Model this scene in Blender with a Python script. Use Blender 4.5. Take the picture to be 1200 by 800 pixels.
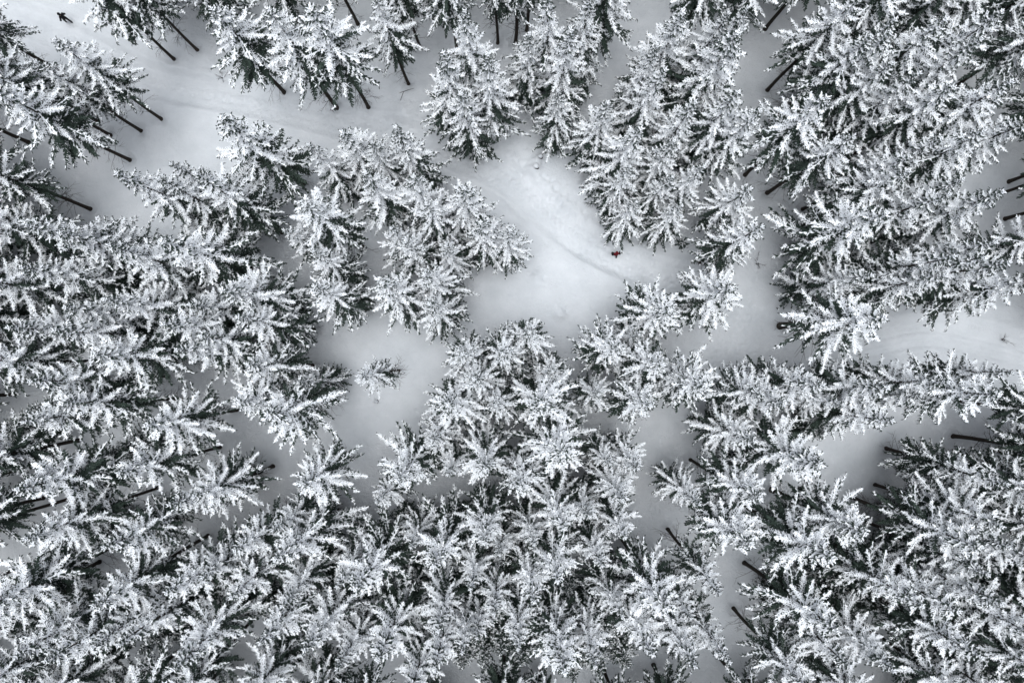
import bpy, math, random
import numpy as np
from mathutils import Vector

for o in list(bpy.data.objects):
    bpy.data.objects.remove(o, do_unlink=True)
scn = bpy.context.scene
col = scn.collection
R_ = math.radians

# ------------------------------------------------------------------ camera
H = 70.0                 # drone height above the snow (m)
F = 900.0                # focal length in photo pixels (photo is 1200 x 800)
NX, NY = 600.0, 425.0    # the pixel straight below the drone
cam_d = bpy.data.cameras.new('camera')
cam_d.sensor_width = 36.0
cam_d.lens = 36.0 * F / 1200.0
cam_d.shift_y = (NY - 400.0) / 1200.0
cam_d.clip_start = 0.5
cam_d.clip_end = 6000.0
cam = bpy.data.objects.new('camera', cam_d)
cam.location = (0, 0, H)
col.objects.link(cam)
scn.camera = cam

# ------------------------------------------------------------------ sky, sun, exposure
SUN_EL, SUN_AZ = 84.0, 250.0     # azimuth: direction the light comes from, degrees counter-clockwise from +x
world = bpy.data.worlds.new('World')
scn.world = world
world.use_nodes = True
nt = world.node_tree
nt.nodes.clear()
sky = nt.nodes.new('ShaderNodeTexSky')
sky.sky_type = 'NISHITA'
sky.sun_disc = False
sky.sun_elevation = R_(SUN_EL)
sky.sun_rotation = R_(90.0 - SUN_AZ)
sky.air_density = 1.0
sky.dust_density = 4.0
hsv = nt.nodes.new('ShaderNodeHueSaturation')
hsv.inputs['Saturation'].default_value = 0.5     # grey overcast
bg = nt.nodes.new('ShaderNodeBackground')
bg.inputs['Strength'].default_value = 0.08
wo = nt.nodes.new('ShaderNodeOutputWorld')
nt.links.new(sky.outputs[0], hsv.inputs['Color'])
nt.links.new(hsv.outputs[0], bg.inputs[0])
nt.links.new(bg.outputs[0], wo.inputs[0])

sun_d = bpy.data.lights.new('sun', 'SUN')
sun_d.energy = 1.5
sun_d.angle = R_(55.0)
sun_d.color = (0.92, 0.975, 1.0)
sun = bpy.data.objects.new('sun', sun_d)
el, az = R_(SUN_EL), R_(SUN_AZ)
sdir = Vector((math.cos(el) * math.cos(az), math.cos(el) * math.sin(az), math.sin(el)))
sun.rotation_euler = (-sdir).to_track_quat('-Z', 'Y').to_euler()
sun.location = sdir * 200
col.objects.link(sun)

scn.view_settings.view_transform = 'Standard'
scn.view_settings.look = 'None'
scn.view_settings.exposure = 1.15
scn.view_settings.gamma = 1.0
scn.view_settings.use_curve_mapping = False
scn.render.engine = 'CYCLES'
scn.cycles.max_bounces = 4
scn.cycles.diffuse_bounces = 3
scn.cycles.glossy_bounces = 2
scn.render.resolution_x, scn.render.resolution_y = 1024, 682

rng = np.random.default_rng(11)
random.seed(5)

# ------------------------------------------------------------------ materials
def mat(name, color, rough=0.8, spec=0.2):
    m = bpy.data.materials.new(name)
    m.use_nodes = True
    b = m.node_tree.nodes['Principled BSDF']
    b.inputs['Base Color'].default_value = (*color, 1)
    b.inputs['Roughness'].default_value = rough
    b.inputs['Specular IOR Level'].default_value = spec
    return m, m.node_tree, b

def noise(nt, scale, detail=3, rough=0.55, coord='Object'):
    tc = nt.nodes.new('ShaderNodeTexCoord')
    n = nt.nodes.new('ShaderNodeTexNoise')
    n.inputs['Scale'].default_value = scale
    n.inputs['Detail'].default_value = detail
    n.inputs['Roughness'].default_value = rough
    nt.links.new(tc.outputs[coord], n.inputs['Vector'])
    return n

def ramp(nt, fac, stops):
    r = nt.nodes.new('ShaderNodeValToRGB')
    e = r.color_ramp.elements
    while len(e) < len(stops):
        e.new(0.5)
    for k, (p, c) in enumerate(stops):
        e[k].position = p
        e[k].color = (*c, 1)
    nt.links.new(fac, r.inputs[0])
    return r

def bump(nt, height, b, strength, dist):
    bp = nt.nodes.new('ShaderNodeBump')
    bp.inputs['Strength'].default_value = strength
    bp.inputs['Distance'].default_value = dist
    nt.links.new(height, bp.inputs['Height'])
    nt.links.new(bp.outputs[0], b.inputs['Normal'])

M = {}
# snow lying on the ground
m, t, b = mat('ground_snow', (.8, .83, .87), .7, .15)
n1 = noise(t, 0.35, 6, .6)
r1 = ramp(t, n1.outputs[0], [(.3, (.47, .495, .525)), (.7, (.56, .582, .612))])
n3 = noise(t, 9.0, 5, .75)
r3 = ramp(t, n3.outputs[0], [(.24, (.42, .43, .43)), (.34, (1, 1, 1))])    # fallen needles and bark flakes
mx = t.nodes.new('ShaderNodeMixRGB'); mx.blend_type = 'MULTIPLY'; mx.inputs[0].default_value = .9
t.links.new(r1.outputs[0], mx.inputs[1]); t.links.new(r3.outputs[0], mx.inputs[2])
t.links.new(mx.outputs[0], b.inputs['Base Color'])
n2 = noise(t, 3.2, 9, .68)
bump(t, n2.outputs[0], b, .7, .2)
M['ground'] = m
# snow and rime on the twigs, needles showing through here and there
m, t, b = mat('branch_snow', (.86, .88, .91), .75, .12)
n1 = noise(t, 26.0, 3, .7)
r1 = ramp(t, n1.outputs[0], [(.20, (.12, .13, .13)), (.28, (.64, .67, .70)), (.38, (.89, .91, .935))])
t.links.new(r1.outputs[0], b.inputs['Base Color'])
n2 = noise(t, 30.0, 2, .6)
bump(t, n2.outputs[0], b, .25, .02)
trn = t.nodes.new('ShaderNodeBsdfTranslucent')           # loose rime lets light through
t.links.new(r1.outputs[0], trn.inputs['Color'])
mxs = t.nodes.new('ShaderNodeMixShader'); mxs.inputs[0].default_value = .18
t.links.new(b.outputs[0], mxs.inputs[1]); t.links.new(trn.outputs[0], mxs.inputs[2])
t.links.new(mxs.outputs[0], t.nodes['Material Output'].inputs['Surface'])
M['snow'] = m
m, t, b = mat('snow_cap', (.85, .87, .9), .75, .12)
n2 = noise(t, 8.0, 4, .6)
bump(t, n2.outputs[0], b, .4, .04)
M['cap'] = m
# spruce needles
m, t, b = mat('spruce_needles', (.03, .042, .036), .75, .2)
n1 = noise(t, 6.0, 4, .7)
r1 = ramp(t, n1.outputs[0], [(.3, (.014, .022, .018)), (.6, (.032, .048, .038)), (.72, (.12, .13, .13)), (.8, (.30, .32, .33))])
t.links.new(r1.outputs[0], b.inputs['Base Color'])
M['needles'] = m
# bark
m, t, b = mat('spruce_bark', (.04, .033, .028), .9, .1)
n1 = noise(t, 14.0, 5, .7)
r1 = ramp(t, n1.outputs[0], [(.35, (.02, .017, .015)), (.65, (.06, .049, .042))])
t.links.new(r1.outputs[0], b.inputs['Base Color'])
bump(t, n1.outputs[0], b, .7, .03)
M['bark'] = m
M['twig'] = mat('dead_twig', (.045, .038, .034), .9, .1)[0]

def cloth(name, c):
    m, t, b = mat(name, c, .85, .15)
    n = noise(t, 40, 3)
    bump(t, n.outputs[0], b, .3, .01)
    return m
M['red'] = cloth('red_jacket', (.11, .008, .012))
M['black'] = cloth('black_cloth', (.012, .012, .014))
M['dark'] = cloth('charcoal_cloth', (.02, .02, .024))
M['skin'] = mat('skin', (.5, .31, .23), .55, .3)[0]
M['eye'] = mat('eye', (.03, .02, .02), .3, .4)[0]
M['leather'] = cloth('boot_leather', (.02, .015, .012))

# ------------------------------------------------------------------ mesh helpers
def mesh_from(name, V, Fs, material, smooth=False):
    me = bpy.data.meshes.new(name)
    V = np.asarray(V, dtype=np.float32)
    Fs = np.asarray(Fs, dtype=np.int32)
    k = Fs.shape[1]
    me.vertices.add(len(V)); me.vertices.foreach_set('co', V.ravel())
    me.loops.add(Fs.size); me.loops.foreach_set('vertex_index', Fs.ravel())
    me.polygons.add(len(Fs))
    me.polygons.foreach_set('loop_start', np.arange(0, Fs.size, k, dtype=np.int32))
    me.update(calc_edges=True)
    me.polygons.foreach_set('use_smooth', np.full(len(Fs), smooth))
    me.materials.append(material)
    me.validate()
    me.update()
    return me

def obj(name, me, parent=None, loc=(0, 0, 0)):
    o = bpy.data.objects.new(name, me)
    col.objects.link(o)
    o.parent = parent
    o.location = loc
    return o

def thing(name, label, cat, loc, rz=0.0, group=None):
    o = bpy.data.objects.new(name, None)
    col.objects.link(o)
    o.empty_display_size = .3
    o.location = loc
    o.rotation_euler = (0, 0, rz)
    o['label'] = label
    o['category'] = cat
    if group:
        o['group'] = group
    return o

class Bag:
    """collects vertex/triangle arrays"""
    def __init__(s):
        s.v, s.f, s.n = [], [], 0
    def add(s, V, Fc):
        V = np.asarray(V, float); Fc = np.asarray(Fc, int)
        if len(V) == 0:
            return
        s.v.append(V); s.f.append(Fc + s.n); s.n += len(V)
    def get(s):
        if not s.v:
            return np.zeros((0, 3)), np.zeros((0, 3), int)
        return np.concatenate(s.v), np.concatenate(s.f)

SP_F = np.array([[0, 2, 4], [0, 4, 3], [1, 4, 2], [1, 3, 4], [0, 3, 2], [1, 2, 3]])
def spindles(p0, p1, w, h, mid=.42, sag=0.0):
    """N tapered lumps from p0 to p1, half-width w, height h (arrays)"""
    p0 = np.asarray(p0, float); p1 = np.asarray(p1, float)
    d = p1 - p0
    L = np.linalg.norm(d, axis=1, keepdims=True) + 1e-9
    d = d / L
    side = np.cross(d, np.array([0, 0, 1.0]))
    ln = np.linalg.norm(side, axis=1, keepdims=True)
    side = np.where(ln > 1e-4, side / np.maximum(ln, 1e-4), np.array([1.0, 0, 0]))
    up = np.cross(side, d)
    w = np.broadcast_to(np.asarray(w, float), (len(p0),))[:, None]
    h = np.broadcast_to(np.asarray(h, float), (len(p0),))[:, None]
    c = p0 + (p1 - p0) * mid
    c[:, 2] -= sag
    V = np.stack([p0, p1, c - side * w, c + side * w, c + up * h], 1)
    N = len(p0)
    Fc = SP_F[None] + 5 * np.arange(N)[:, None, None]
    return V.reshape(-1, 3), Fc.reshape(-1, 3)

def tube(pts, rad, n=7):
    pts = np.asarray(pts, float)
    V, Fc = [], []
    K = len(pts)
    for i, p in enumerate(pts):
        d = pts[min(i + 1, K - 1)] - pts[max(i - 1, 0)]
        d = d / (np.linalg.norm(d) + 1e-9)
        a = np.array([1.0, 0, 0]) if abs(d[0]) < .8 else np.array([0, 1.0, 0])
        u = np.cross(d, a); u /= np.linalg.norm(u)
        v = np.cross(d, u)
        for k in range(n):
            an = 2 * math.pi * k / n
            V.append(p + rad[i] * (math.cos(an) * u + math.sin(an) * v))
    for i in range(K - 1):
        for k in range(n):
            a, b_ = i * n + k, i * n + (k + 1) % n
            c, d_ = a + n, b_ + n
            Fc += [[a, b_, d_], [a, d_, c]]
    V.append(pts[-1]); V.append(pts[0])
    e = len(V)
    for k in range(n):
        Fc.append([(K - 1) * n + k, (K - 1) * n + (k + 1) % n, e - 2])
        Fc.append([(k + 1) % n, k, e - 1])
    return np.array(V), np.array(Fc)

# ------------------------------------------------------------------ pixel -> place
def at(px, py, z=0.0):
    s = (H - z) / F
    return ((px - NX) * s, (NY - py) * s)

# ------------------------------------------------------------------ ground
def lattice(seed, x, y, cell):
    """smooth value noise evaluated on arrays x, y"""
    g = np.random.default_rng(seed).random((512, 512))
    fx, fy = x / cell + 200.3, y / cell + 200.7
    ix, iy = np.floor(fx).astype(int), np.floor(fy).astype(int)
    tx, ty = fx - ix, fy - iy
    tx = tx * tx * (3 - 2 * tx); ty = ty * ty * (3 - 2 * ty)
    a = g[ix % 512, iy % 512]; b_ = g[(ix + 1) % 512, iy % 512]
    c = g[ix % 512, (iy + 1) % 512]; d = g[(ix + 1) % 512, (iy + 1) % 512]
    return (a * (1 - tx) + b_ * tx) * (1 - ty) + (c * (1 - tx) + d * tx) * ty - .5

def polyline(pxs):
    return np.array([at(*p) for p in pxs])

def smooth_line(P, n=12):
    out = []
    P = [P[0]] + list(P) + [P[-1]]
    for i in range(1, len(P) - 2):
        p0, p1, p2, p3 = (np.array(P[i + k]) for k in (-1, 0, 1, 2))
        for k in range(n):
            t_ = k / n
            out.append(.5 * ((2 * p1) + (-p0 + p2) * t_ + (2 * p0 - 5 * p1 + 4 * p2 - p3) * t_**2 + (-p0 + 3 * p1 - 3 * p2 + p3) * t_**3))
    out.append(np.array(P[-1]))
    return np.array(out)

def sdist(P, x, y):
    """unsigned distance, signed side distance to a polyline"""
    best = np.full(x.shape, 1e9); sd = np.zeros(x.shape)
    for a, b_ in zip(P[:-1], P[1:]):
        d = b_ - a; L2 = d @ d + 1e-9
        t_ = np.clip(((x - a[0]) * d[0] + (y - a[1]) * d[1]) / L2, 0, 1)
        qx, qy = x - a[0] - t_ * d[0], y - a[1] - t_ * d[1]
        dd = np.hypot(qx, qy)
        s_ = np.sign(d[0] * qy - d[1] * qx)
        m_ = dd < best
        best = np.where(m_, dd, best); sd = np.where(m_, dd * s_, sd)
    return best, sd

trail = smooth_line(polyline([(-120, -30), (-30, 5), (50, 30), (110, 60), (190, 98), (300, 118), (400, 142), (500, 168), (590, 205), (640, 248), (690, 285), (760, 318), (830, 336)]))
trail2 = smooth_line(polyline([(560, 235), (640, 285), (700, 312), (740, 332), (790, 350)]))
road = smooth_line(polyline([(960, 420), (1030, 402), (1090, 392), (1150, 402), (1230, 425), (1330, 470)]))
lane = smooth_line(polyline([(700, 130), (730, 80), (760, 20), (775, -40)]))

def relief(x, y):
    z = .55 * lattice(1, x, y, 13) + .34 * lattice(2, x, y, 5.2) + .17 * lattice(3, x, y, 2.3) + .05 * lattice(4, x, y, 1.0)
    near = (np.abs(x) < 60) & (np.abs(y) < 45)
    out = z.copy()
    xs, ys = x[near], y[near]
    zz = z[near]
    d, s_ = sdist(trail, xs, ys)
    w = 1 / (1 + np.exp((d - 1.3) / .18))
    zz = zz * (1 - .45 * w) - .24 * w
    zz += .15 * np.exp(-((d - 1.75) / .28) ** 2)                       # ploughed edge
    zz -= .12 * np.exp(-((np.abs(s_) - .42) / .13) ** 2) + .09 * np.exp(-((s_ - 1.0) / .13) ** 2)
    zz += w * (.04 * lattice(7, xs, ys, .42) + .03 * lattice(8, xs, ys, .25))
    d, s_ = sdist(trail2, xs, ys)
    zz -= .36 / (1 + np.exp(-(s_ - .0 - .5 * lattice(21, xs, ys, 2.0)) / .3)) * np.exp(-(d / 1.5) ** 2)
    d, s_ = sdist(road, xs, ys)
    w = 1 / (1 + np.exp((d - 1.7) / .2))
    zz = zz * (1 - .5 * w) - .18 * w + .09 * np.exp(-((d - 2.1) / .3) ** 2)
    for q in (-.95, -.55, .35, .75, 1.1):
        zz -= .2 * np.exp(-((s_ - q) / .15) ** 2)
    d, s_ = sdist(lane, xs, ys)
    zz -= .22 * np.exp(-(d / 1.4) ** 2)
    out[near] = zz
    return out

DENTS = []
def scatter_dents(P, n, sig, amp, seed):
    r = np.random.default_rng(seed)
    for _ in range(n):
        i = r.integers(0, len(P) - 1)
        p = P[i] + (P[i + 1] - P[i]) * r.random() + r.normal(0, sig, 2)
        DENTS.append((p[0], p[1], amp * r.uniform(.6, 1.2), r.uniform(.13, .24)))
def footprints(P, off, seed, amp=.16):
    r = np.random.default_rng(seed)
    seg = np.linalg.norm(np.diff(P, axis=0), axis=1); cum = np.concatenate([[0], np.cumsum(seg)])
    for n_, q in enumerate(np.arange(.4, cum[-1], .36)):
        i = int(np.searchsorted(cum, q)) - 1
        d = (P[i + 1] - P[i]) / (seg[i] + 1e-9)
        p = P[i] + d * (q - cum[i]) + np.array([-d[1], d[0]]) * (off + (.13 if n_ % 2 else -.13) + .3 * math.sin(q * .31 + seed)) + r.normal(0, .03, 2)
        DENTS.append((p[0], p[1], amp * r.uniform(.8, 1.2), .14))
footprints(trail[8:], .0, 3)
footprints(trail[60:], -.75, 5, .13)
footprints(trail[70:], 1.3, 9, .12)
footprints(smooth_line(polyline([(690, 285), (770, 330), (850, 360), (880, 420), (860, 450)])), .2, 13, .13)
footprints(smooth_line(polyline([(880, 420), (905, 330), (925, 250), (960, 205)])), 0, 15, .12)
footprints(smooth_line(polyline([(790, 690), (775, 600), (770, 540), (790, 500)])), 0, 17, .12)
scatter_dents(trail[90:], 90, .85, .10, 3)
scatter_dents(smooth_line(polyline([(625, 190), (655, 225), (690, 240)])), 45, .9, .13, 4)
scatter_dents(smooth_line(polyline([(870, 350), (850, 400), (880, 430)])), 140, 1.7, .08, 6)
scatter_dents(smooth_line(polyline([(580, 320), (650, 360), (720, 350)])), 16, 1.5, .12, 8)
scatter_dents(smooth_line(polyline([(400, 500), (440, 540), (480, 470)])), 40, 1.5, .06, 9)

# ------------------------------------------------------------------ where each spruce stands
# ('t' = pixel of its tip, 'b' = pixel of its foot), x, y, height, crown radius, crown style
# style: c = long clear trunk, m = medium, f = branches almost to the snow
TREES = [
 # along the trail by the black-clad walker
 ('b',203,68,18.5,2.9,'c'), ('b',231,58,18,2.7,'c'), ('b',188,139,17,2.5,'c'), ('b',164,153,16,2.1,'c'),
 ('b',113,141,19,2.5,'c'), ('b',128,157,20,2.7,'c'), ('b',150,187,20,3.2,'c'), ('b',31,165,19,2.8,'c'),
 ('b',78,90,19,2.6,'c'), ('b',105,244,17.5,2.5,'c'), ('b',40,118,19,2.8,'c'),
 # row along the upper side of the trail
 ('b',331,107,18,3.1,'c'), ('b',393,124,19.5,3.1,'c'), ('b',431,125,20.5,3.5,'c'), ('b',418,27,19,2.5,'c'),
 ('b',478,97,16.5,2.4,'c'), ('b',493,57,18,2.3,'c'), ('b',480,54,18,2.3,'c'), ('b',290,35,19,2.9,'m'), ('b',352,30,19,2.8,'m'),
 ('t',512,58,18,3.0,'f'), ('t',567,60,18,2.8,'f'), ('b',557,172,16.5,2.9,'f'), ('t',545,15,19,2.7,'m'),
 ('b',583,51,18,2.3,'c'), ('b',604,52,18,2.3,'c'), ('b',618,36,18,2.3,'c'), ('b',525,20,19,2.5,'m'),
 # grove around the narrow lane
 ('b',615,118,15,2.4,'f'), ('t',671,25,18,2.9,'f'), ('t',700,-14,18,2.3,'f'),  ('t',655,-12,18,2.7,'m'), 
 ('t',661,110,13,2.3,'f'), ('t',716,120,15,2.6,'f'), ('t',748,147,17,3.0,'f'), ('t',788,172,15,2.5,'f'),
 ('t',777,77,17.5,2.6,'f'), ('t',770,48,17,2.3,'f'), ('t',805,6,18,3.0,'f'), ('t',865,38,19,3.7,'f'), ('t',880,2,18,2.3,'m'), ('t',856,8,17,2.3,'m'),
 ('t',865,110,18,2.7,'m'), ('t',820,122,17,2.7,'f'), ('t',892,127,18,2.7,'m'), ('t',824,195,15,2.4,'f'),
 ('t',750,230,12.5,2.3,'f'), ('t',804,236,12.5,2.2,'f'), ('t',786,203,14,2.3,'f'), ('t',741,188,14.5,2.3,'f'), 
 ('b',822,262,15.5,2.5,'m'), ('b',820,309,16.5,2.6,'m'), ('t',866,337,16.5,3.0,'m'), ('t',785,362,16,3.2,'m'),
 # upper right stand
 ('b',900,105,19,2.8,'c'), ('b',903,141,19.5,2.7,'c'), ('b',916,141,20,2.8,'c'), ('b',980,194,20,3.1,'c'),
  ('t',1056,73,19,2.6,'c'), ('t',977,122,19,3.1,'c'), ('t',1012,150,19,2.5,'c'), ('t',1085,82,19,2.6,'m'),
 ('t',1170,147,20,2.8,'c'), ('t',1108,160,19,2.5,'m'),  ('t',1117,15,20,2.9,'c'), ('t',1153,46,20,2.8,'m'),
 ('t',1183,8,20,2.8,'c'), ('t',1050,8,20,2.7,'m'), ('t',1190,86,20,2.8,'c'), 
 # right hand stand
 ('b',942,245,19,2.6,'c'), ('b',935,267,19.5,2.7,'c'), ('t',1050,245,20,3.5,'m'), ('b',915,381,20,3.4,'c'),
 ('t',1117,224,20,2.7,'m'), ('t',1140,206,19,2.5,'m'), ('t',1188,227,20,2.8,'m'), ('t',1128,287,20,2.8,'m'),
 ('t',1112,316,19,2.5,'m'), ('t',1165,312,20,2.5,'m'), ('t',1172,276,20,2.7,'m'), ('t',1196,305,20,2.7,'m'),  ('t',1022,318,16,2.5,'f'),
 
 # below the curved ski tracks
 ('t',960,450,18,2.7,'m'), ('t',927,473,18,2.7,'m'), ('t',1040,460,19,2.8,'m'), ('t',1112,453,19,2.5,'m'), ('t',1182,463,20,3.1,'c'),
 ('t',1036,497,18,2.7,'m'), ('t',990,470,16,2.2,'m'), ('t',967,545,20,3.5,'m'), ('t',1196,438,18,2.0,'c'), 
 ('t',1080,468,16,2.2,'m'), 
 ('b',1120,512,20,2.8,'c'), ('b',1085,540,19.5,2.7,'c'), ('b',1100,532,17,2.3,'m'), ('b',1028,569,19,2.7,'c'), ('b',1000,583,20,3.2,'c'), ('b',1062,600,19,2.6,'m'),
 ('b',905,572,19.5,3.0,'c'), ('t',1195,560,18,2.5,'m'),
 # lower right stand
 ('t',982,660,20.5,3.4,'c'), ('t',1090,720,20,3.0,'m'), ('t',1133,724,20,2.8,'c'), ('t',984,755,20,3.1,'c'), 
 ('t',1182,718,20,2.8,'m'), ('t',1010,628,18,2.4,'c'), ('t',1012,783,19,2.6,'m'), ('t',1163,678,19,2.6,'c'), ('t',1060,790,19,2.7,'m'), ('t',1160,785,20,2.8,'c'),
 ('t',1197,655,19,2.6,'m'), 
 ('b',861,714,19,2.6,'c'), ('t',872,637,19,3.1,'c'), ('b',783,620,19,2.0,'c'), ('t',822,588,16,2.1,'m'), ('t',884,580,18.5,2.8,'c'),
 ('t',884,513,17,2.6,'m'), ('t',893,462,17,2.3,'c'),  
 # grove beside the bare shrub
 ('t',720,414,17,2.6,'m'), ('t',782,422,17.5,2.9,'m'), ('t',704,466,14,2.0,'m'), ('t',770,478,18,2.8,'m'), ('t',830,458,18,3.1,'m'),
 ('t',748,392,13,1.9,'f'), ('t',806,440,15,2.2,'m'),
 # central grove
 ('t',640,480,19,3.5,'m'), ('t',660,537,20,3.5,'m'), ('t',655,431,15,2.2,'m'), ('t',710,541,15,1.9,'m'), ('t',748,546,16,2.3,'m'),
 ('t',735,586,17,2.4,'m'), ('t',617,392,16,2.4,'m'), ('t',580,410,17.5,2.5,'m'), ('t',538,411,17,2.5,'m'), ('t',556,446,18,2.7,'m'), ('t',520,480,18.5,3.0,'m'),
 ('t',577,478,17,2.2,'m'), ('t',506,518,16,2.2,'m'), ('t',470,561,18,3.0,'m'), ('t',441,589,15,1.9,'m'), ('t',527,556,15,2.0,'m'), ('t',565,547,18.5,2.8,'m'),
 ('t',604,576,19,2.7,'m'), ('t',567,632,19,2.7,'m'), ('t',660,622,19,2.8,'m'), ('t',735,637,17,2.4,'m'), ('t',700,660,17,2.2,'m'), ('t',655,690,19,2.9,'m'),
 ('t',615,709,19,2.6,'m'), ('t',780,712,20,3.2,'c'), ('t',730,726,17,2.3,'m'), ('t',755,774,19,2.8,'m'), ('t',815,780,19,2.6,'m'), ('t',655,788,20,3.3,'m'), ('t',612,764,18,2.4,'m'), ('t',703,785,18,2.4,'m'), ('t',556,740,16,2.2,'m'),
 ('t',818,724,17,2.1,'c'), ('t',860,776,18,2.3,'m'), ('t',585,655,15,1.9,'m'), ('t',625,640,16,2.1,'m'), ('t',690,610,16,2.1,'m'),
 # lower stand
 ('t',317,665,19.5,3.2,'m'), ('t',331,708,18,2.4,'m'), ('t',428,697,20,3.3,'m'), ('t',392,688,17,2.3,'m'), ('t',517,674,19.5,3.0,'m'), ('t',555,690,17,2.2,'m'),
 ('t',510,735,19,2.5,'m'), ('t',540,766,18,2.3,'m'), ('t',580,722,18,2.3,'m'), ('t',443,776,20,3.0,'m'), ('t',360,760,19,2.9,'m'), ('t',510,786,19,2.5,'m'),
 ('t',398,785,18,2.4,'m'), ('t',478,640,15,2.0,'m'), ('t',300,760,19,2.6,'m'),
 # lower left stand
 ('t',120,642,19.5,2.7,'c'), ('t',192,700,19,2.7,'c'), ('t',232,681,17,2.3,'c'), ('t',266,700,18,2.5,'c'), ('t',206,780,20,2.9,'m'), ('t',272,650,18,2.5,'c'),
 ('t',16,630,20,2.8,'c'), ('t',100,708,20,2.8,'c'), ('b',150,632,20,3.5,'c'), ('t',140,770,20,2.7,'m'), ('t',60,780,20,2.8,'c'),
 ('t',20,770,20,2.7,'c'), ('t',105,755,19,2.5,'m'),
 # left stand
 ('t',110,411,20,3.0,'c'), ('t',72,483,19,2.9,'c'), ('t',160,500,18.5,3.0,'c'), ('t',134,560,18.5,2.7,'c'), ('t',14,580,20,3.2,'c'),
 ('t',276,470,17,2.7,'c'), ('t',291,428,17,2.5,'c'), ('t',222,588,18,2.6,'c'), ('t',197,598,18.5,2.6,'m'), ('t',34,446,20,2.7,'c'), ('t',15,490,18,2.6,'c'),
 ('t',240,400,18,2.5,'c'), ('t',205,408,18.5,2.6,'m'),
 ('t',315,485,19,3.1,'c'), ('b',398,445,13,2.0,'f'), ('t',345,570,17.5,2.9,'c'), ('t',320,615,17,2.2,'m'),
 # young understory spruces with hardly any snow, most added to darken the gaps
 ('b',385,655,10.0,2.0,'d'), ('b',375,690,9.0,2.0,'d'), ('b',425,680,9.0,1.9,'d'), ('b',580,690,10.0,1.9,'d'), ('b',560,710,9.0,1.8,'d'), ('b',600,660,8.0,1.7,'d'), ('b',110,470,10.0,2.2,'d'), ('b',60,495,9.0,2.2,'d'), ('b',480,600,7.0,1.7,'d'), ('b',510,610,7.0,1.6,'d'), ('b',545,600,7.0,1.6,'d'), ('b',690,690,8.0,1.7,'d'), ('b',715,655,8.0,1.6,'d'), ('b',660,665,8.0,1.7,'d'), ('b',640,735,9.0,1.8,'d'), ('b',500,660,9.0,1.8,'d'), ('b',250,690,10.0,2.2,'d'), ('b',220,720,10.0,2.2,'d'), ('b',280,640,8.0,1.9,'d'), ('b',1010,640,9.0,2.0,'d'), ('b',1000,690,10.0,2.1,'d'), ('b',960,690,9.0,2.0,'d'), ('b',940,650,9.0,1.9,'d'), ('b',1070,620,9.0,2.0,'d'), ('b',905,680,8.0,1.8,'d'), ('b',620,600,8.0,1.6,'d'), ('b',675,580,7.0,1.5,'d'), ('b',850,540,7.0,1.7,'d'), ('b',930,500,8.0,1.8,'d'), ('b',1090,250,9.0,2.1,'d'), ('b',1060,150,9.0,2.1,'d'), ('b',1100,180,9.0,2.1,'d'), ('b',1130,130,9.0,2.1,'d'), ('b',1050,310,8.0,1.9,'d'), ('b',700,720,9.0,1.8,'d'), ('b',790,740,8.0,1.8,'d'), ('b',470,700,9.0,1.8,'d'), ('b',320,690,9.0,2.0,'d'),
 ('b',590,722,9.0,2.0,'d'), ('b',612,735,9.0,2.0,'d'), ('b',570,735,8.0,1.9,'d'), ('b',545,742,8.0,1.9,'d'), ('b',690,745,9.0,1.9,'d'), ('b',720,745,8.0,1.8,'d'), ('b',665,750,9.0,1.9,'d'), ('b',330,640,8.0,1.9,'d'), ('b',300,665,8.0,1.9,'d'), ('b',265,665,9.0,2.0,'d'), ('b',180,520,8.0,2.0,'d'), ('b',200,600,8.0,2.0,'d'), ('b',160,610,9.0,2.1,'d'), ('b',130,600,9.0,2.1,'d'), ('b',560,640,7.0,1.7,'d'), ('b',525,640,7.0,1.7,'d'), ('b',440,640,8.0,1.8,'d'), ('b',460,655,8.0,1.8,'d'),
 # the lone small spruce in the clearing
 ('b',467,434,18,1.75,'c'),
 # upper left grove between the trail and the clearing
 ('b',355,213,20.5,3.5,'m'), ('t',135,205,19,2.7,'m'), ('t',224,213,19.5,2.9,'m'), ('t',180,208,19,2.4,'m'), ('t',175,270,20.5,3.4,'m'), ('t',126,291,20,2.8,'m'),
 ('t',22,268,20,3.0,'m'), ('t',60,268,19,2.7,'m'), ('t',175,380,19.5,2.9,'m'), ('t',125,350,19,2.7,'m'), ('t',265,340,18.5,3.0,'m'), ('t',45,388,20,2.9,'m'),
 ('t',288,373,18,2.8,'m'), ('t',72,358,18.5,2.6,'m'), ('t',10,382,19,2.6,'m'), ('t',20,310,19,2.6,'m'), ('t',225,355,17,2.4,'m'), ('t',205,190,17,2.3,'m'),
 ('t',360,238,19.5,2.9,'c'), ('t',330,267,14,2.0,'m'), ('t',425,206,18,2.8,'m'), ('t',478,205,17.5,2.7,'m'), ('t',500,242,17,2.4,'c'), ('t',538,220,17,2.7,'m'),
 ('t',558,256,16,2.8,'f'), ('t',594,268,15,2.4,'f'), ('t',457,262,16,2.2,'m'), ('t',480,282,16.5,2.5,'m'), ('t',369,302,16.5,2.4,'m'), ('t',375,343,17,2.7,'m'),
 ('t',449,332,17.5,2.9,'m'), ('t',500,318,17,2.6,'f'), ('t',506,356,16,2.6,'f'), ('t',399,147,16,2.8,'f'), ('t',466,158,16.5,2.7,'f'), ('t',362,168,15.5,2.3,'f'),
 ('t',430,165,15.5,2.2,'m'), ('t',520,285,15,2.1,'f'),
]

placed = []            # x, y, h, R, style
for k, px, py, h, R, st in TREES:
    if k == 't':
        # tip pixel: the tip is h above the snow, so the foot lies nearer the nadir
        x, y = at(px, py, h)
    else:
        x, y = at(px, py)
    placed.append((x, y, h, R, st))

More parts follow.
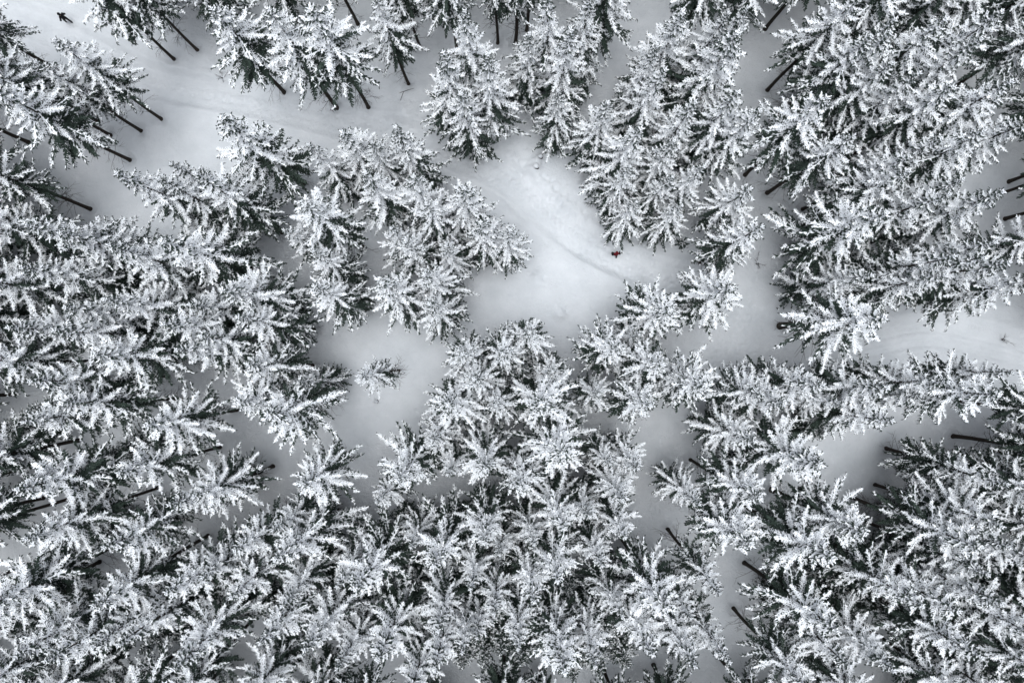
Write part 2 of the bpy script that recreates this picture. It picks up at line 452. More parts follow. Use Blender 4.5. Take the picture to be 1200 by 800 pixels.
# ------------------------------------------------------------------ ground mesh
gx = np.concatenate([-np.geomspace(2000, 56, 22), np.arange(-54, 54.01, .17), np.geomspace(56, 2000, 22)])
gy = np.concatenate([-np.geomspace(2000, 40, 22), np.arange(-38, 40.01, .17), np.geomspace(42, 2000, 22)])
X, Y = np.meshgrid(gx, gy, indexing='ij')
Z = relief(X, Y)
Z[np.hypot(X, Y) > 90] *= .3
def local_add(x, y, rad, fn):
    i0, i1 = np.searchsorted(gx, [x - rad, x + rad]); j0, j1 = np.searchsorted(gy, [y - rad, y + rad])
    if i1 > i0 and j1 > j0:
        d = np.hypot(X[i0:i1, j0:j1] - x, Y[i0:i1, j0:j1] - y)
        Z[i0:i1, j0:j1] += fn(d)
for x, y, a, s_ in DENTS:
    a *= 1.15
    local_add(x, y, s_ * 4, lambda d: -a * np.exp(-(d / s_) ** 2) + .35 * a * np.exp(-((d - 1.7 * s_) / (.6 * s_)) ** 2))
for x, y, h, R, st in placed:
    local_add(x, y, 2.2, lambda d: -.28 * np.exp(-(d / .45) ** 2) + .10 * np.exp(-((d - 1.0) / .5) ** 2))
MOUNDS = [(474, 133, .42, 1.1), (630, 187, .30, .45), (627, 197, .32, .5), (683, 219, .42, .55), (442, 470, .12, .3), (504, 154, .2, .4), (656, 368, .3, .6), (627, 325, .2, .5),
          (748, 330, .28, .7), (560, 330, .25, 1.1), (640, 345, .3, 1.4), (269, 544, .25, .5), (700, 300, .12, .8)]
for px, py, a, s_ in MOUNDS:
    x, y = at(px, py)
    local_add(x, y, s_ * 3, lambda d: 1.5 * a * np.exp(-(d / s_) ** 2))
nx, ny = X.shape
idx = np.arange(nx * ny).reshape(nx, ny)
quads = np.stack([idx[:-1, :-1], idx[1:, :-1], idx[1:, 1:], idx[:-1, 1:]], -1).reshape(-1, 4)
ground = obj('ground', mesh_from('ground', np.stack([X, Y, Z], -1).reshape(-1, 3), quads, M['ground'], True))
ground['kind'] = 'structure'
ground['label'] = 'snow-covered forest floor with a trodden trail and soft drifts'
def gz(x, y):
    i = int(np.clip(np.searchsorted(gx, x), 1, nx - 1)); j = int(np.clip(np.searchsorted(gy, y), 1, ny - 1))
    i = i if abs(gx[i] - x) < abs(gx[i - 1] - x) else i - 1
    j = j if abs(gy[j] - y) < abs(gy[j - 1] - y) else j - 1
    return float(Z[i, j])

# ------------------------------------------------------------------ spruce branches
def make_branch(L, snow, seed):
    """plume along +x: a stem, side twigs, tufts on them. Returns snow and needle triangles."""
    r = np.random.default_rng(seed)
    S, G = Bag(), Bag()
    n = max(5, int(L / .145))
    xs = np.repeat(np.linspace(.10, .985, n), 2) + r.normal(0, .012, 2 * n)
    sd = np.tile([-1.0, 1.0], n)
    prof = np.minimum(1, .18 + .82 * (xs / .48) ** 1.2) * np.maximum(1.02 - xs, .01) ** .58
    tl = (.25 * L ** .6) * prof * r.uniform(.55, 1.3, 2 * n) * (.75 if L < .8 else 1.0) + (.04 if L < .8 else .06)
    ang = np.radians(r.normal(50, 9, 2 * n)) * (1 - .45 * xs)
    p0 = np.stack([xs * L, np.zeros(2 * n), np.zeros(2 * n)], 1)
    dirv = np.stack([np.cos(ang), sd * np.sin(ang), r.normal(-.10, .12, 2 * n)], 1)
    p1 = p0 + dirv * tl[:, None]
    wid = r.uniform(.028, .044, 2 * n) * (.7 + .3 * prof)
    # needles under every twig
    lo = np.array([0, 0, -.045])
    G.add(*spindles(p0 + lo, p0 + dirv * (tl * .96)[:, None] + lo, wid * 1.5, .02, .5))
    # hanging side shoots
    hk = r.random(2 * n) < .75
    hp = p0[hk] + dirv[hk] * (tl[hk] * r.uniform(.2, .8, hk.sum()))[:, None] + lo
    hd = np.stack([r.uniform(0, .12, hk.sum()), r.normal(0, .07, hk.sum()), -r.uniform(.15, .36, hk.sum())], 1)
    G.add(*spindles(hp, hp + hd, .035, .035, .4))
    keep = r.random(2 * n) < snow
    # neighbouring twigs keep or lose their snow together
    patch = np.sin(xs * L * 2.3 + r.uniform(0, 6)) * .5 + .5
    keep &= ~((patch < .25) & (r.random(2 * n) > snow * .9))
    keep &= r.random(2 * n) < np.clip(.25 + xs * 2.6, 0, 1) ** (1.0 if L > 1.2 else .3)     # sheltered close to the trunk
    k = keep
    if k.any():
        S.add(*spindles(p0[k], p1[k], wid[k], wid[k] * r.uniform(.4, .8, k.sum()), .45))
        for fr, sg in ((.2, 1), (.38, -1), (.54, 1), (.7, -1), (.85, 1)):
            q = k & (tl > .12) & (r.random(2 * n) < .85)
            if not q.any():
                continue
            N = q.sum()
            c0 = p0[q] + (p1[q] - p0[q]) * fr
            a2 = ang[q] * sd[q] + sg * np.radians(r.normal(46, 12, N))
            l2 = tl[q] * r.uniform(.25, .5, N) + .05
            d2 = np.stack([np.cos(a2), np.sin(a2), r.normal(.05, .2, N)], 1)
            S.add(*spindles(c0, c0 + d2 * l2[:, None], wid[q] * .62, wid[q] * .45, .5))
    # main stem
    m_ = max(4, int(L / .22))
    ax = np.linspace(.03, 1.0, m_ + 1)
    a0 = np.stack([ax[:-1] * L, r.normal(0, .012, m_), np.zeros(m_)], 1)
    a1 = np.stack([ax[1:] * L + .08, r.normal(0, .012, m_), np.zeros(m_)], 1)
    G.add(*spindles(a0 + lo, a1 + lo, .05, .03, .5))
    q = r.random(m_) < min(1, snow + .12)
    if q.any():
        S.add(*spindles(a0[q] + [0, 0, .01], a1[q] + [0, 0, .01], (.07 * (1.05 - .5 * ax[:-1]))[q], (.045 * (1.1 - .5 * ax[:-1]))[q], .5))
    return S.get(), G.get()

LENS = [.5, .95, 1.5, 2.2, 3.0]
SNOWS = [1.0, .85, .5, .15]
BR = {(a, b_): [make_branch(L, s_, 100 + a * 31 + b_ * 7 + 1000 * v) for v in range(3)] for a, L in enumerate(LENS) for b_, s_ in enumerate(SNOWS)}

def make_spruce(h, R, base, seed, snowy=1.0):
    """triangles of crown needles, crown snow, trunk and dead twigs for a spruce of height h"""
    r = np.random.default_rng(seed)
    S, G = Bag(), Bag()
    hb = base * h
    z = h - .35
    inner = []
    ph0 = r.uniform(0, 6.28)
    lean = r.normal(0, .012, 2)
    ph1, am = r.uniform(0, 6.28), r.uniform(.08, .22)
    stem = lambda zz: np.array([lean[0] * zz + .05 * math.sin(zz * .5 + ph1), lean[1] * zz + .05 * math.cos(zz * .45 + ph1), zz])
    while z > hb:
        u = (h - z) / (h - hb)
        prof = min(1.0, u * 1.28 + .03)
        if u > .88:
            prof *= 1 - .3 * (u - .88) / .12
        nb = int(r.integers(4, 6)) if u < .12 else int(r.integers(4, 6))
        ph0 += r.uniform(.5, 1.2)
        for q in range(nb):
            if u > .25 and r.random() < .09:
                continue
            azm = ph0 + 2 * math.pi * q / nb + r.normal(0, .16)
            L = R * prof * (r.uniform(.82, 1.15) if r.random() < .8 else r.uniform(.5, .8)) * (1 + am * math.sin(azm + ph1))
            L = max(L, .3)
            elev = np.interp(u, [0, .12, .35, .65, 1], [55, 34, 14, 0, -12]) + r.normal(0, 5)
            droop = np.interp(u, [0, .3, 1], [.0, .07, .17]) + r.normal(0, .04)
            li = int(np.argmin([abs(L - x) for x in LENS]))
            sn = np.interp(u, [0, .45, .75, 1.0], [1.15, 1.05, .65, .10]) * snowy + r.normal(0, .13)
            si = int(np.argmin([abs(sn - x) for x in SNOWS]))
            (sv, sf), (gv, gf) = BR[(li, si)][int(r.integers(0, 3))]
            sc = L / LENS[li]
            wsc = .35 + .65 * sc
            roll = r.normal(0, .15)
            flip = 1 if r.random() < .5 else -1
            e = R_(elev); ca, sa = math.cos(azm), math.sin(azm)
            swp = r.normal(0, .07)
            org = stem(z + r.normal(0, .08))
            for V, Fc, bag in ((sv, sf, S), (gv, gf, G)):
                if len(V) == 0:
                    continue
                x = V[:, 0] * sc; y = V[:, 1] * wsc * flip; zz = V[:, 2] * (.5 + .5 * sc)
                y, zz = y * math.cos(roll) - zz * math.sin(roll), y * math.sin(roll) + zz * math.cos(roll)
                t_ = x / L
                y = y + swp * L * t_ ** 2
                up = -droop * L * t_ ** 1.8 + .10 * L * np.maximum(0, t_ - .7)
                zz = zz + up
                X_ = x * math.cos(e) - zz * math.sin(e) * .7
                Z_ = x * math.sin(e) + zz * math.cos(e)
                W = np.stack([X_ * ca - y * sa, X_ * sa + y * ca, Z_], 1) + org
                Fq = Fc if flip > 0 else Fc[:, ::-1]
                bag.add(W, Fq)
        if u > .45:          # sheltered inner boughs, hardly any snow on them
            for q in range(4):
                inner.append((z - r.uniform(0, .4), r.uniform(0, 6.28), R * prof * r.uniform(.45, .85), r.uniform(-25, 5)))
        z -= r.uniform(.46, .66) * (.65 if u < .25 else 1.0)
    for z_, azm, L, elev in inner:
        li = int(np.argmin([abs(L - x) for x in LENS])); sc = L / LENS[li]
        V, Fc = BR[(li, 3)][int(r.integers(0, 3))][1]
        e = R_(elev); ca, sa = math.cos(azm), math.sin(azm)
        x = V[:, 0] * sc; y = V[:, 1] * 1.3; zz = V[:, 2] * 1.3 - .15 * x ** 2 / L
        X_ = x * math.cos(e) - zz * math.sin(e); Z_ = x * math.sin(e) + zz * math.cos(e)
        G.add(np.stack([X_ * ca - y * sa, X_ * sa + y * ca, Z_], 1) + stem(z_), Fc)
    # leader
    top = stem(h - .55)
    for k in range(9):
        a = k * 2.4; zz = h - .8 + .09 * k
        p = stem(zz); q = p + np.array([math.cos(a) * .22, math.sin(a) * .22, .16]) * (1 - k * .08)
        S.add(*spindles([p], [q], .055, .06)); G.add(*spindles([p - [0, 0, .05]], [q - [0, 0, .05]], .07, .03))
    S.add(*spindles([top], [stem(h)], .07, .07))
    # trunk
    zs = np.concatenate([[-.5, 0, .25, .6], np.linspace(1.2, h - .5, 14)])
    tr = np.interp(zs / h, [-.05, 0, .015, .04, .5, 1], [.24, .225, .185, .165, .11, .02]) * h / 20.0
    tv, tf = tube([stem(q) for q in zs], tr, 9)
    # dead twigs below the crown
    D = Bag()
    for k in range(int(10 + 60 * base)):
        zz = hb - abs(r.normal(0, .22)) * h
        if zz < 1.2:
            continue
        a = r.uniform(0, 6.28); l = r.uniform(.5, 1.7)
        p = stem(zz); d = np.array([math.cos(a), math.sin(a), r.normal(-.12, .15)])
        q = p + d * l * .55; e_ = p + d * l + [0, 0, -.12 * l]
        D.add(*tube([p, q, e_], [.02, .014, .006], 3))
        for _ in range(3):
            f_ = r.uniform(.35, .9); c = p + (e_ - p) * f_
            a2 = a + r.choice([-1, 1]) * r.uniform(.5, 1.0)
            D.add(*tube([c, c + np.array([math.cos(a2), math.sin(a2), -.15]) * l * .35], [.01, .005], 3))
    return S.get(), G.get(), (tv, tf), D.get()

H0, R0 = 19.0, 2.8
STY = {'c': (.43, [1, 2, 3, 4]), 'm': (.24, [5, 6, 7, 8, 9]), 'f': (.09, [10, 11, 12, 13]), 'd': (.06, [14, 15])}
VAR = {}
for st, (base, seeds) in STY.items():
    VAR[st] = []
    for sd_ in seeds:
        (sv, sf), (gv, gf), (tv, tf), (dv, df) = make_spruce(H0, R0, base, sd_, .32 if st == 'd' else (1.02, .88, .95, .80, 1.0)[sd_ % 5])
        VAR[st].append((mesh_from('spruce_trunk', tv, tf, M['bark'], True), mesh_from('spruce_crown', gv, gf, M['needles']),
                        mesh_from('spruce_snow', sv, sf, M['snow']), mesh_from('spruce_dead_twigs', dv, df, M['twig'])))

# ------------------------------------------------------------------ labels for the spruces
MARKS = [  # pixel of a findable thing, phrase
 ((720, 298), 'the walker in the red jacket'), ((77, 20), 'the walker dressed in black'), ((467, 434), 'the small lone spruce'),
 ((473, 108), 'the forked fallen branch'), ((629, 192), 'the pair of snow-capped stumps'), ((442, 470), 'the small snow ring in the clearing'),
 ((798, 286), 'the dark sapling poking from the snow'), ((712, 510), 'the bare dark shrub'), ((1100, 390), 'the curved ski tracks'),
 ((1030, 545), 'the bright snow patch beyond the ski tracks'), ((745, 60), 'the narrow snowy lane'), ((915, 381), 'the spruce with the thick brown trunk'),
 ((830, 680), 'the shaded snow strip with bare trunks'), ((215, 440), 'the grey gap with a level bare trunk'), ((225, 560), 'the dim hollow with dark trunk stubs'),
 ((390, 610), 'the dark trunks at the foot of the clearing'), ((145, 165), 'the row of long bare trunks'), ((215, 645), 'the slanting trunk in the dark gap'),
 ((540, 740), 'the darkest gap in the forest'), ((1080, 650), 'the shaded hollow among the tallest crowns'), ((560, 172), 'the full spruce reaching into the trail'),
]
marks = [(np.array(at(*p)), t_) for p, t_ in MARKS]
ORD = ['', 'second', 'third', 'fourth', 'fifth', 'sixth', 'seventh', 'eighth', 'ninth', 'tenth', 'eleventh', 'twelfth', 'thirteenth', 'fourteenth', 'fifteenth', 'sixteenth', 'seventeenth', 'eighteenth', 'nineteenth', 'twentieth', 'twenty-first', 'twenty-second', 'twenty-third', 'twenty-fourth', 'twenty-fifth', 'twenty-sixth', 'twenty-seventh', 'twenty-eighth']
own = {}
SPECIAL = {(467, 434): 'small slender snowy spruce standing alone in the open clearing',
           (915, 381): 'big snowy spruce with a thick brown trunk beside the open snow',
           (557, 172): 'full snow-heavy spruce with branches to the ground beside the trail'}
special = {}
for i, (k, px, py, *_r) in enumerate(TREES):
    if (px, py) in SPECIAL:
        special[i] = SPECIAL[(px, py)]
for i, (x, y, h, R, st) in enumerate(placed):
    if i in special:
        continue
    j = int(np.argmin([np.hypot(x - p[0], y - p[1]) for p, _ in marks]))
    own.setdefault(j, []).append((float(np.hypot(x - marks[j][0][0], y - marks[j][0][1])), i))
labels = dict(special)
for j, lst in own.items():
    lst.sort()
    for n_, (d_, i) in enumerate(lst):
        x, y, h, R, st = placed[i]
        size = 'short' if st == 'd' else 'broad' if R > 2.95 else ('slender' if R < 2.35 else 'well-grown')
        limb = {'c': 'bare-trunked', 'm': 'white-branched', 'f': 'low-branched', 'd': 'dark gap-filling'}[st]
        if n_ == 0:
            labels[i] = f'{size} {limb} spruce, the one closest to {marks[j][1]}'
        elif n_ < len(ORD):
            labels[i] = f'{size} {limb} spruce, {ORD[n_]} nearest {marks[j][1]}'
        else:
            labels[i] = f'{size} {limb} spruce some way off from {marks[j][1]}'

GROUP = 'snow-covered spruces of the forest'
for i, (x, y, h, R, st) in enumerate(placed):
    rr = random.Random(i * 7 + 3)
    vs = VAR[st]
    tm, cm, sm, dm = vs[3 if i in special and st == 'c' else rr.randrange(len(vs))]
    root = thing('spruce_tree', labels[i], 'tree', (x, y, gz(x, y)), rr.uniform(0, 6.283), GROUP)
    k = h / H0
    kr = R / R0
    tr = obj('trunk', tm, root); tr.scale = (k * rr.uniform(.85, 1.2), k * rr.uniform(.85, 1.2), k)
    if i in special and 'thick' in special[i]:
        tr.scale = (1.9, 1.9, k)
    dt = obj('dead_twigs', dm, tr); dt['kind'] = 'stuff'
    kr *= .97 if R < 2.5 else float(np.interp(math.hypot(x, y), [12, 28], [.99, 1.04]))
    cr = obj('crown', cm, root); cr.scale = (kr, kr, k)
    sn = obj('snow', sm, cr)


# ------------------------------------------------------------------ the forest that goes on all round, out of reach of the frame
r4 = np.random.default_rng(77)
far = []
grid = {}
for (x, y, *_q) in placed:
    grid.setdefault((int(x // 4), int(y // 4)), []).append((x, y))
for _ in range(9000):
    x, y = r4.uniform(-78, 78), r4.uniform(-62, 62)
    px, py = NX + x * F / H, NY - y * F / H
    # only past the frame: its tip lies outside the picture
    k_ = H / (H - 17.5)
    tx, ty = NX + (px - NX) * k_, NY + (py - NY) * k_
    if -8 < tx < 1208 and -8 < ty < 808:
        continue
    if (px < 270 and py < 270) or (py < 45 and px < 1000 and py > -60) or (740 < px < 800 and py < 60) or (850 < px < 960 and py < 60):
        if 0 < NX + (px - NX) * 1.1 < 1200 and 0 < NY + (py - NY) * 1.1 < 800:
            continue
    if np.min(np.hypot(trail[:, 0] - x, trail[:, 1] - y)) < 6.5 or np.min(np.hypot(road[:, 0] - x, road[:, 1] - y)) < 3.2 or np.min(np.hypot(lane[:, 0] - x, lane[:, 1] - y)) < 2.5:
        continue
    if (px < 90 and py < 45 and px - py < 95 and py - px < 60):
        continue
    c = (int(x // 4), int(y // 4))
    if any((x - a) ** 2 + (y - b_) ** 2 < 3.0 ** 2 for i in (-1, 0, 1) for j in (-1, 0, 1) for a, b_ in grid.get((c[0] + i, c[1] + j), [])):
        continue
    grid.setdefault(c, []).append((x, y))
    far.append((x, y, gz(x, y)))
pm = bpy.data.meshes.new('forest')
pm.from_pydata(far, [], [])
forest = obj('forest', pm)
forest['kind'] = 'stuff'
forest['label'] = 'snowy spruce forest closing in round the edges of the stands'
forest['category'] = 'forest'
ng = bpy.data.node_groups.new('forest_nodes', 'GeometryNodeTree')
ng.interface.new_socket('Geometry', in_out='INPUT', socket_type='NodeSocketGeometry')
ng.interface.new_socket('Geometry', in_out='OUTPUT', socket_type='NodeSocketGeometry')
N, Lk = ng.nodes, ng.links
gi, go = N.new('NodeGroupInput'), N.new('NodeGroupOutput')
def first_with(me):
    return next(o for o in bpy.data.objects if o.data == me)
pick = N.new('GeometryNodeJoinGeometry')
for v in (VAR['m'][0], VAR['m'][2], VAR['c'][1]):
    j = N.new('GeometryNodeJoinGeometry')
    for me in v[:3]:
        oi = N.new('GeometryNodeObjectInfo'); oi.transform_space = 'ORIGINAL'
        oi.inputs['Object'].default_value = first_with(me)
        Lk.new(oi.outputs['Geometry'], j.inputs[0])
    g2i = N.new('GeometryNodeGeometryToInstance')
    Lk.new(j.outputs[0], g2i.inputs[0]); Lk.new(g2i.outputs[0], pick.inputs[0])
iop = N.new('GeometryNodeInstanceOnPoints')
rv = N.new('FunctionNodeRandomValue'); rv.data_type = 'FLOAT_VECTOR'
rv.inputs[0].default_value = (0, 0, 0); rv.inputs[1].default_value = (0, 0, 6.283)
rs = N.new('FunctionNodeRandomValue'); rs.data_type = 'FLOAT_VECTOR'
rs.inputs[0].default_value = (.9, .9, .92); rs.inputs[1].default_value = (1.1, 1.1, 1.1)
rs.inputs['Seed'].default_value = 4
iop.inputs['Pick Instance'].default_value = True
Lk.new(gi.outputs[0], iop.inputs['Points']); Lk.new(pick.outputs[0], iop.inputs['Instance'])
Lk.new(rv.outputs[0], iop.inputs['Rotation']); Lk.new(rs.outputs[0], iop.inputs['Scale'])
Lk.new(iop.outputs[0], go.inputs[0])
gm = forest.modifiers.new('scatter', 'NODES'); gm.node_group = ng

# ------------------------------------------------------------------ people
def make_person(name, label, px, py, face_deg, jacket, trousers, hat, step=.24, sleeves=False):
    x, y = at(px, py)
    root = thing(name, label, 'person', (x, y, gz(x, y) - .02), R_(face_deg))
    J = {  # faces +x, left is +y
     'pel': (0, 0, .94, .155), 'wst': (.01, 0, 1.10, .165), 'chs': (.03, 0, 1.30, .185), 'nck': (.05, 0, 1.48, .085), 'hd0': (.07, 0, 1.57, .085), 'hd1': (.08, 0, 1.66, .108), 'hd2': (.075, 0, 1.745, .07),
     'shL': (.03, .19, 1.42, .095), 'elL': (-.06, .34, 1.18, .078), 'wrL': (.12, .37, 1.02, .062), 'haL': (.19, .36, .985, .055), 'fiL': (.25, .35, .955, .035), 'thL': (.23, .31, 1.0, .022),
     'shR': (.03, -.19, 1.42, .095), 'elR': (-.06, -.34, 1.18, .078), 'wrR': (.13, -.37, 1.04, .062), 'haR': (.20, -.36, 1.01, .055), 'fiR': (.26, -.35, .985, .035), 'thR': (.24, -.31, 1.03, .022),
     'hiL': (0, .10, .90, .125), 'knL': (.5 * step + .09, .11, .50, .09), 'anL': (step, .11, .10, .065), 'baL': (step + .10, .12, .045, .055), 'toL': (step + .20, .125, .04, .042),
     'hiR': (0, -.10, .90, .125), 'knR': (-.5 * step + .06, -.11, .50, .09), 'anR': (-step - .02, -.11, .11, .065), 'baR': (-step + .07, -.12, .045, .055), 'toR': (-step + .17, -.125, .04, .042),
     'nos': (.205, 0, 1.645, .018),
    }
    E = [('pel', 'wst'), ('wst', 'chs'), ('chs', 'nck'), ('nck', 'hd0'), ('hd0', 'hd1'), ('hd1', 'hd2'), ('hd1', 'nos')]
    for q in 'LR':
        E += [('chs', 'sh' + q), ('sh' + q, 'el' + q), ('el' + q, 'wr' + q), ('wr' + q, 'ha' + q), ('ha' + q, 'fi' + q), ('ha' + q, 'th' + q),
              ('pel', 'hi' + q), ('hi' + q, 'kn' + q), ('kn' + q, 'an' + q), ('an' + q, 'ba' + q), ('ba' + q, 'to' + q)]
    keys = list(J)
    me = bpy.data.meshes.new('figure')
    me.from_pydata([J[k][:3] for k in keys], [(keys.index(a), keys.index(b_)) for a, b_ in E], [])
    tmp = bpy.data.objects.new('figure_tmp', me)
    col.objects.link(tmp)
    md = tmp.modifiers.new('skin', 'SKIN')
    for k, sv in zip(keys, me.skin_vertices[0].data):
        sv.radius = (J[k][3], J[k][3])
        sv.use_root = (k == 'pel')
    sb = tmp.modifiers.new('sub', 'SUBSURF'); sb.levels = 2; sb.render_levels = 2
    dg = bpy.context.evaluated_depsgraph_get()
    body = bpy.data.meshes.new_from_object(tmp.evaluated_get(dg))
    bpy.data.objects.remove(tmp, do_unlink=True)
    body.materials.clear()
    for k in (jacket, trousers, 'leather', 'black', 'skin', hat):
        body.materials.append(M[k])
    hands = [np.array(J['ha' + q][:3]) for q in 'LR'] + [np.array(J['fi' + q][:3]) for q in 'LR'] + [np.array(J['th' + q][:3]) for q in 'LR']
    for p in body.polygons:
        c = np.array(p.center)
        p.use_smooth = True
        if c[2] < .16: p.material_index = 2
        elif min(np.linalg.norm(c - h_) for h_ in hands) < .15 or (sleeves and abs(c[1]) > .245 and c[2] > .9): p.material_index = 3
        elif c[2] < .90 and abs(c[1]) < .27: p.material_index = 1
        elif c[2] > 1.70 or (c[2] > 1.55 and c[0] < .06): p.material_index = 5
        elif c[2] > 1.53: p.material_index = 4
        else: p.material_index = 0
    obj('body', body, root)
    for sgn in (-1, 1):
        ev, ef = [], []
        for i in range(5):
            for k in range(8):
                a, b_ = math.pi * i / 4, 2 * math.pi * k / 8
                ev.append((.013 * math.sin(a) * math.cos(b_) + .172, .013 * math.sin(a) * math.sin(b_) + sgn * .036, .013 * math.cos(a) + 1.668))
        for i in range(4):
            for k in range(8):
                ef.append((i * 8 + k, i * 8 + (k + 1) % 8, (i + 1) * 8 + (k + 1) % 8, (i + 1) * 8 + k))
        obj('eye', mesh_from('eye', ev, ef, M['eye'], True), root)
    # knitted hat: a cap with a turned-up brim
    prof = [(.118, 1.675), (.128, 1.68), (.128, 1.715), (.118, 1.725), (.108, 1.77), (.08, 1.81), (.04, 1.832), (.0, 1.84)]
    hv = [(.07 + rr_ * math.cos(2 * math.pi * k / 16) * 1.05, rr_ * math.sin(2 * math.pi * k / 16), z_ - .02 * math.cos(2 * math.pi * k / 16) * -1) for rr_, z_ in prof for k in range(16)]
    hf = [(i * 16 + k, i * 16 + (k + 1) % 16, (i + 1) * 16 + (k + 1) % 16, (i + 1) * 16 + k) for i in range(len(prof) - 1) for k in range(16)]
    obj('hat', mesh_from('hat', hv, hf, M[hat], True), root)
    return root

make_person('person', 'walker in a dark red top with black sleeves on the open snow of the trail', 721, 299, 97, 'red', 'black', 'red', .2, True)
make_person('person', 'walker dressed all in black heading along the trail', 81, 26, 150, 'black', 'dark', 'black')

# ------------------------------------------------------------------ stumps under snow caps
def make_stump(px, py, r_, h_, label, seed):
    q = np.random.default_rng(seed)
    x, y = at(px, py)
    root = thing('tree_stump', label, 'stump', (x, y, gz(x, y) - .08), q.uniform(0, 6), 'stumps under the snow')
    zs = [-.3, 0, .12, h_]
    tv, tf = tube([(0, 0, z_) for z_ in zs], [r_ * 1.5, r_ * 1.35, r_ * 1.08, r_], 12)
    tv[:, :2] *= (1 + .08 * np.sin(np.arctan2(tv[:, 1], tv[:, 0]) * 5))[:, None]
    obj('wood', mesh_from('stump_wood', tv, tf, M['bark'], True), root)
    V, Fc = [], []
    prof = [(1.02, 0), (1.2, .05), (1.22, .12), (1.0, .22), (.6, .28), (.25, .30), (0, .305)]
    for a, b_ in prof:
        for k in range(16):
            an = 2 * math.pi * k / 16
            w = 1 + .07 * math.sin(an * 3 + seed)
            V.append((r_ * a * w * math.cos(an), r_ * a * w * math.sin(an), h_ - .02 + b_ * .9 * max(.7, r_ / .3)))
    for i in range(len(prof) - 1):
        for k in range(16):
            Fc.append((i * 16 + k, i * 16 + (k + 1) % 16, (i + 1) * 16 + (k + 1) % 16, (i + 1) * 16 + k))
    obj('snow_cap', mesh_from('stump_cap', V, Fc, M['ground'], True), root)

make_stump(633, 185, .17, .42, 'snow-capped stump, the upper of two close together on open snow', 1)
make_stump(628, 197, .21, .40, 'snow-capped stump, the larger of two close together on open snow', 2)
make_stump(684, 219, .24, .48, 'snow-capped stump beside bare twigs at the forest edge', 3)
make_stump(442, 470, .14, .22, 'tiny snow-capped stump in the clearing beside the lone spruce', 5)
make_stump(269, 544, .22, .5, 'snow-capped stump in the grey shade among the spruces', 6)

# ------------------------------------------------------------------ bare shrubs and a fallen branch
def make_shrub(px, py, n, hgt, spread, label, seed):
    q = np.random.default_rng(seed)
    x, y = at(px, py)
    root = thing('bare_shrub', label, 'shrub', (x, y, gz(x, y) - .05), 0, 'bare shrubs sticking out of the snow')
    for k in range(n):
        B = Bag()
        a = q.uniform(0, 6.28); l = hgt * q.uniform(.6, 1.1); s_ = spread * q.uniform(.2, 1)
        p0 = np.array([q.normal(0, .06), q.normal(0, .06), -.1])
        p1 = p0 + [math.cos(a) * s_ * .35, math.sin(a) * s_ * .35, l * .55]
        p2 = p0 + [math.cos(a) * s_, math.sin(a) * s_, l]
        B.add(*tube([p0, p1, p2], [.022, .016, .006], 5))
        for _ in range(4):
            f_ = q.uniform(.3, .95); c = p1 + (p2 - p1) * f_
            b_ = a + q.normal(0, .9)
            B.add(*tube([c, c + np.array([math.cos(b_) * .3, math.sin(b_) * .3, .18]) * q.uniform(.5, 1.2)], [.010, .004], 4))
        obj('stem', mesh_from('shrub_stem', *B.get(), M['twig']), root)

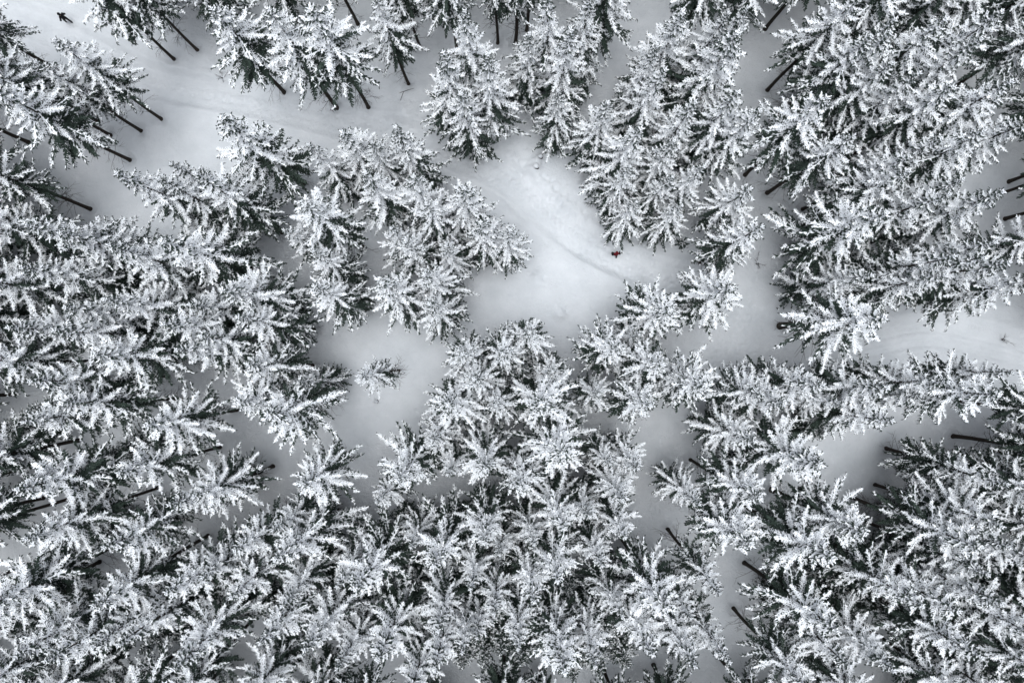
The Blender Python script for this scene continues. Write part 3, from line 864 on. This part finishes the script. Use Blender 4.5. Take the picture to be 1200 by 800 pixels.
make_shrub(712, 510, 16, 1.5, .95, 'dense dark bare shrub in the gap between the spruces', 11)
make_shrub(704, 250, 9, .8, .7, 'low bare shrub at the forest edge near the red walker', 12)
make_shrub(692, 238, 7, .7, .6, 'thin bare shrub beside the snow-capped stump at the forest edge', 13)
make_shrub(887, 308, 7, .8, .7, 'sparse bare shrub in the snow gap beyond the dark sapling', 14)
make_shrub(862, 432, 6, .6, .6, 'small bare shrub on the wide open snow below the gap', 15)
make_shrub(1177, 398, 7, .9, .8, 'bushy bare shrub at the end of the curved ski tracks', 16)
make_shrub(262, 92, 6, .9, .7, 'wispy bare shrub on the upper side of the trail', 17)
make_shrub(806, 700, 7, .7, .7, 'bare shrub in the shaded snow strip', 18)
make_shrub(827, 676, 7, .8, .7, 'dark bare shrub at the edge of the shaded snow strip', 19)

B = Bag()
fx, fy = at(473, 108)
for k, (a, l) in enumerate(((.3, 1.0), (4.4, 1.2), (3.5, .45))):
    p1 = np.array([math.cos(a) * l * .5, math.sin(a) * l * .5, .10]); p2 = np.array([math.cos(a) * l, math.sin(a) * l, .02])
    B.add(*tube([(0, 0, .0), p1, p2], [.03, .02, .008], 5))
fb = obj('fallen_branch', mesh_from('fallen_branch', *B.get(), M['twig']), None, (fx, fy, gz(fx, fy) + .02))
fb['label'] = 'forked dark fallen branch lying on the snow by the trail'
fb['category'] = 'branch'

# sapling: a knee-high spruce
sx, sy = at(798, 286)
sap = thing('spruce_sapling', 'tiny dark spruce sapling poking from the snow near the red walker', 'sapling', (sx, sy, gz(sx, sy) - .05))
Sg, Ss = Bag(), Bag()
q = np.random.default_rng(5)
for k in range(22):
    z_ = .1 + .045 * k; L = .62 * (1 - z_ / 1.25) + .1
    (sv, sf), (gv, gf) = BR[(0, 3 if k < 15 else 2)][k % 3]
    a = k * 2.4; sc = L / .5
    for V, Fc, bag in ((sv, sf, Ss), (gv, gf, Sg)):
        if len(V):
            W = np.stack([V[:, 0] * sc * math.cos(a) - V[:, 1] * sc * math.sin(a), V[:, 0] * sc * math.sin(a) + V[:, 1] * sc * math.cos(a), V[:, 2] * .6 + z_ + V[:, 0] * .25], 1)
            bag.add(W, Fc)
obj('trunk', mesh_from('sapling_trunk', *tube([(0, 0, -.2), (0, 0, .5), (0, 0, 1.2)], [.03, .025, .006], 6), M['bark'], True), sap)
sc_ = obj('crown', mesh_from('sapling_crown', *Sg.get(), M['needles']), sap)
obj('snow', mesh_from('sapling_snow', *Ss.get(), M['snow']), sc_)

print('spruces', len(placed), 'beyond frame', len(far), 'tris', sum(len(m_.polygons) for v in VAR.values() for t_ in v for m_ in t_), 'ground', 2 * len(quads))
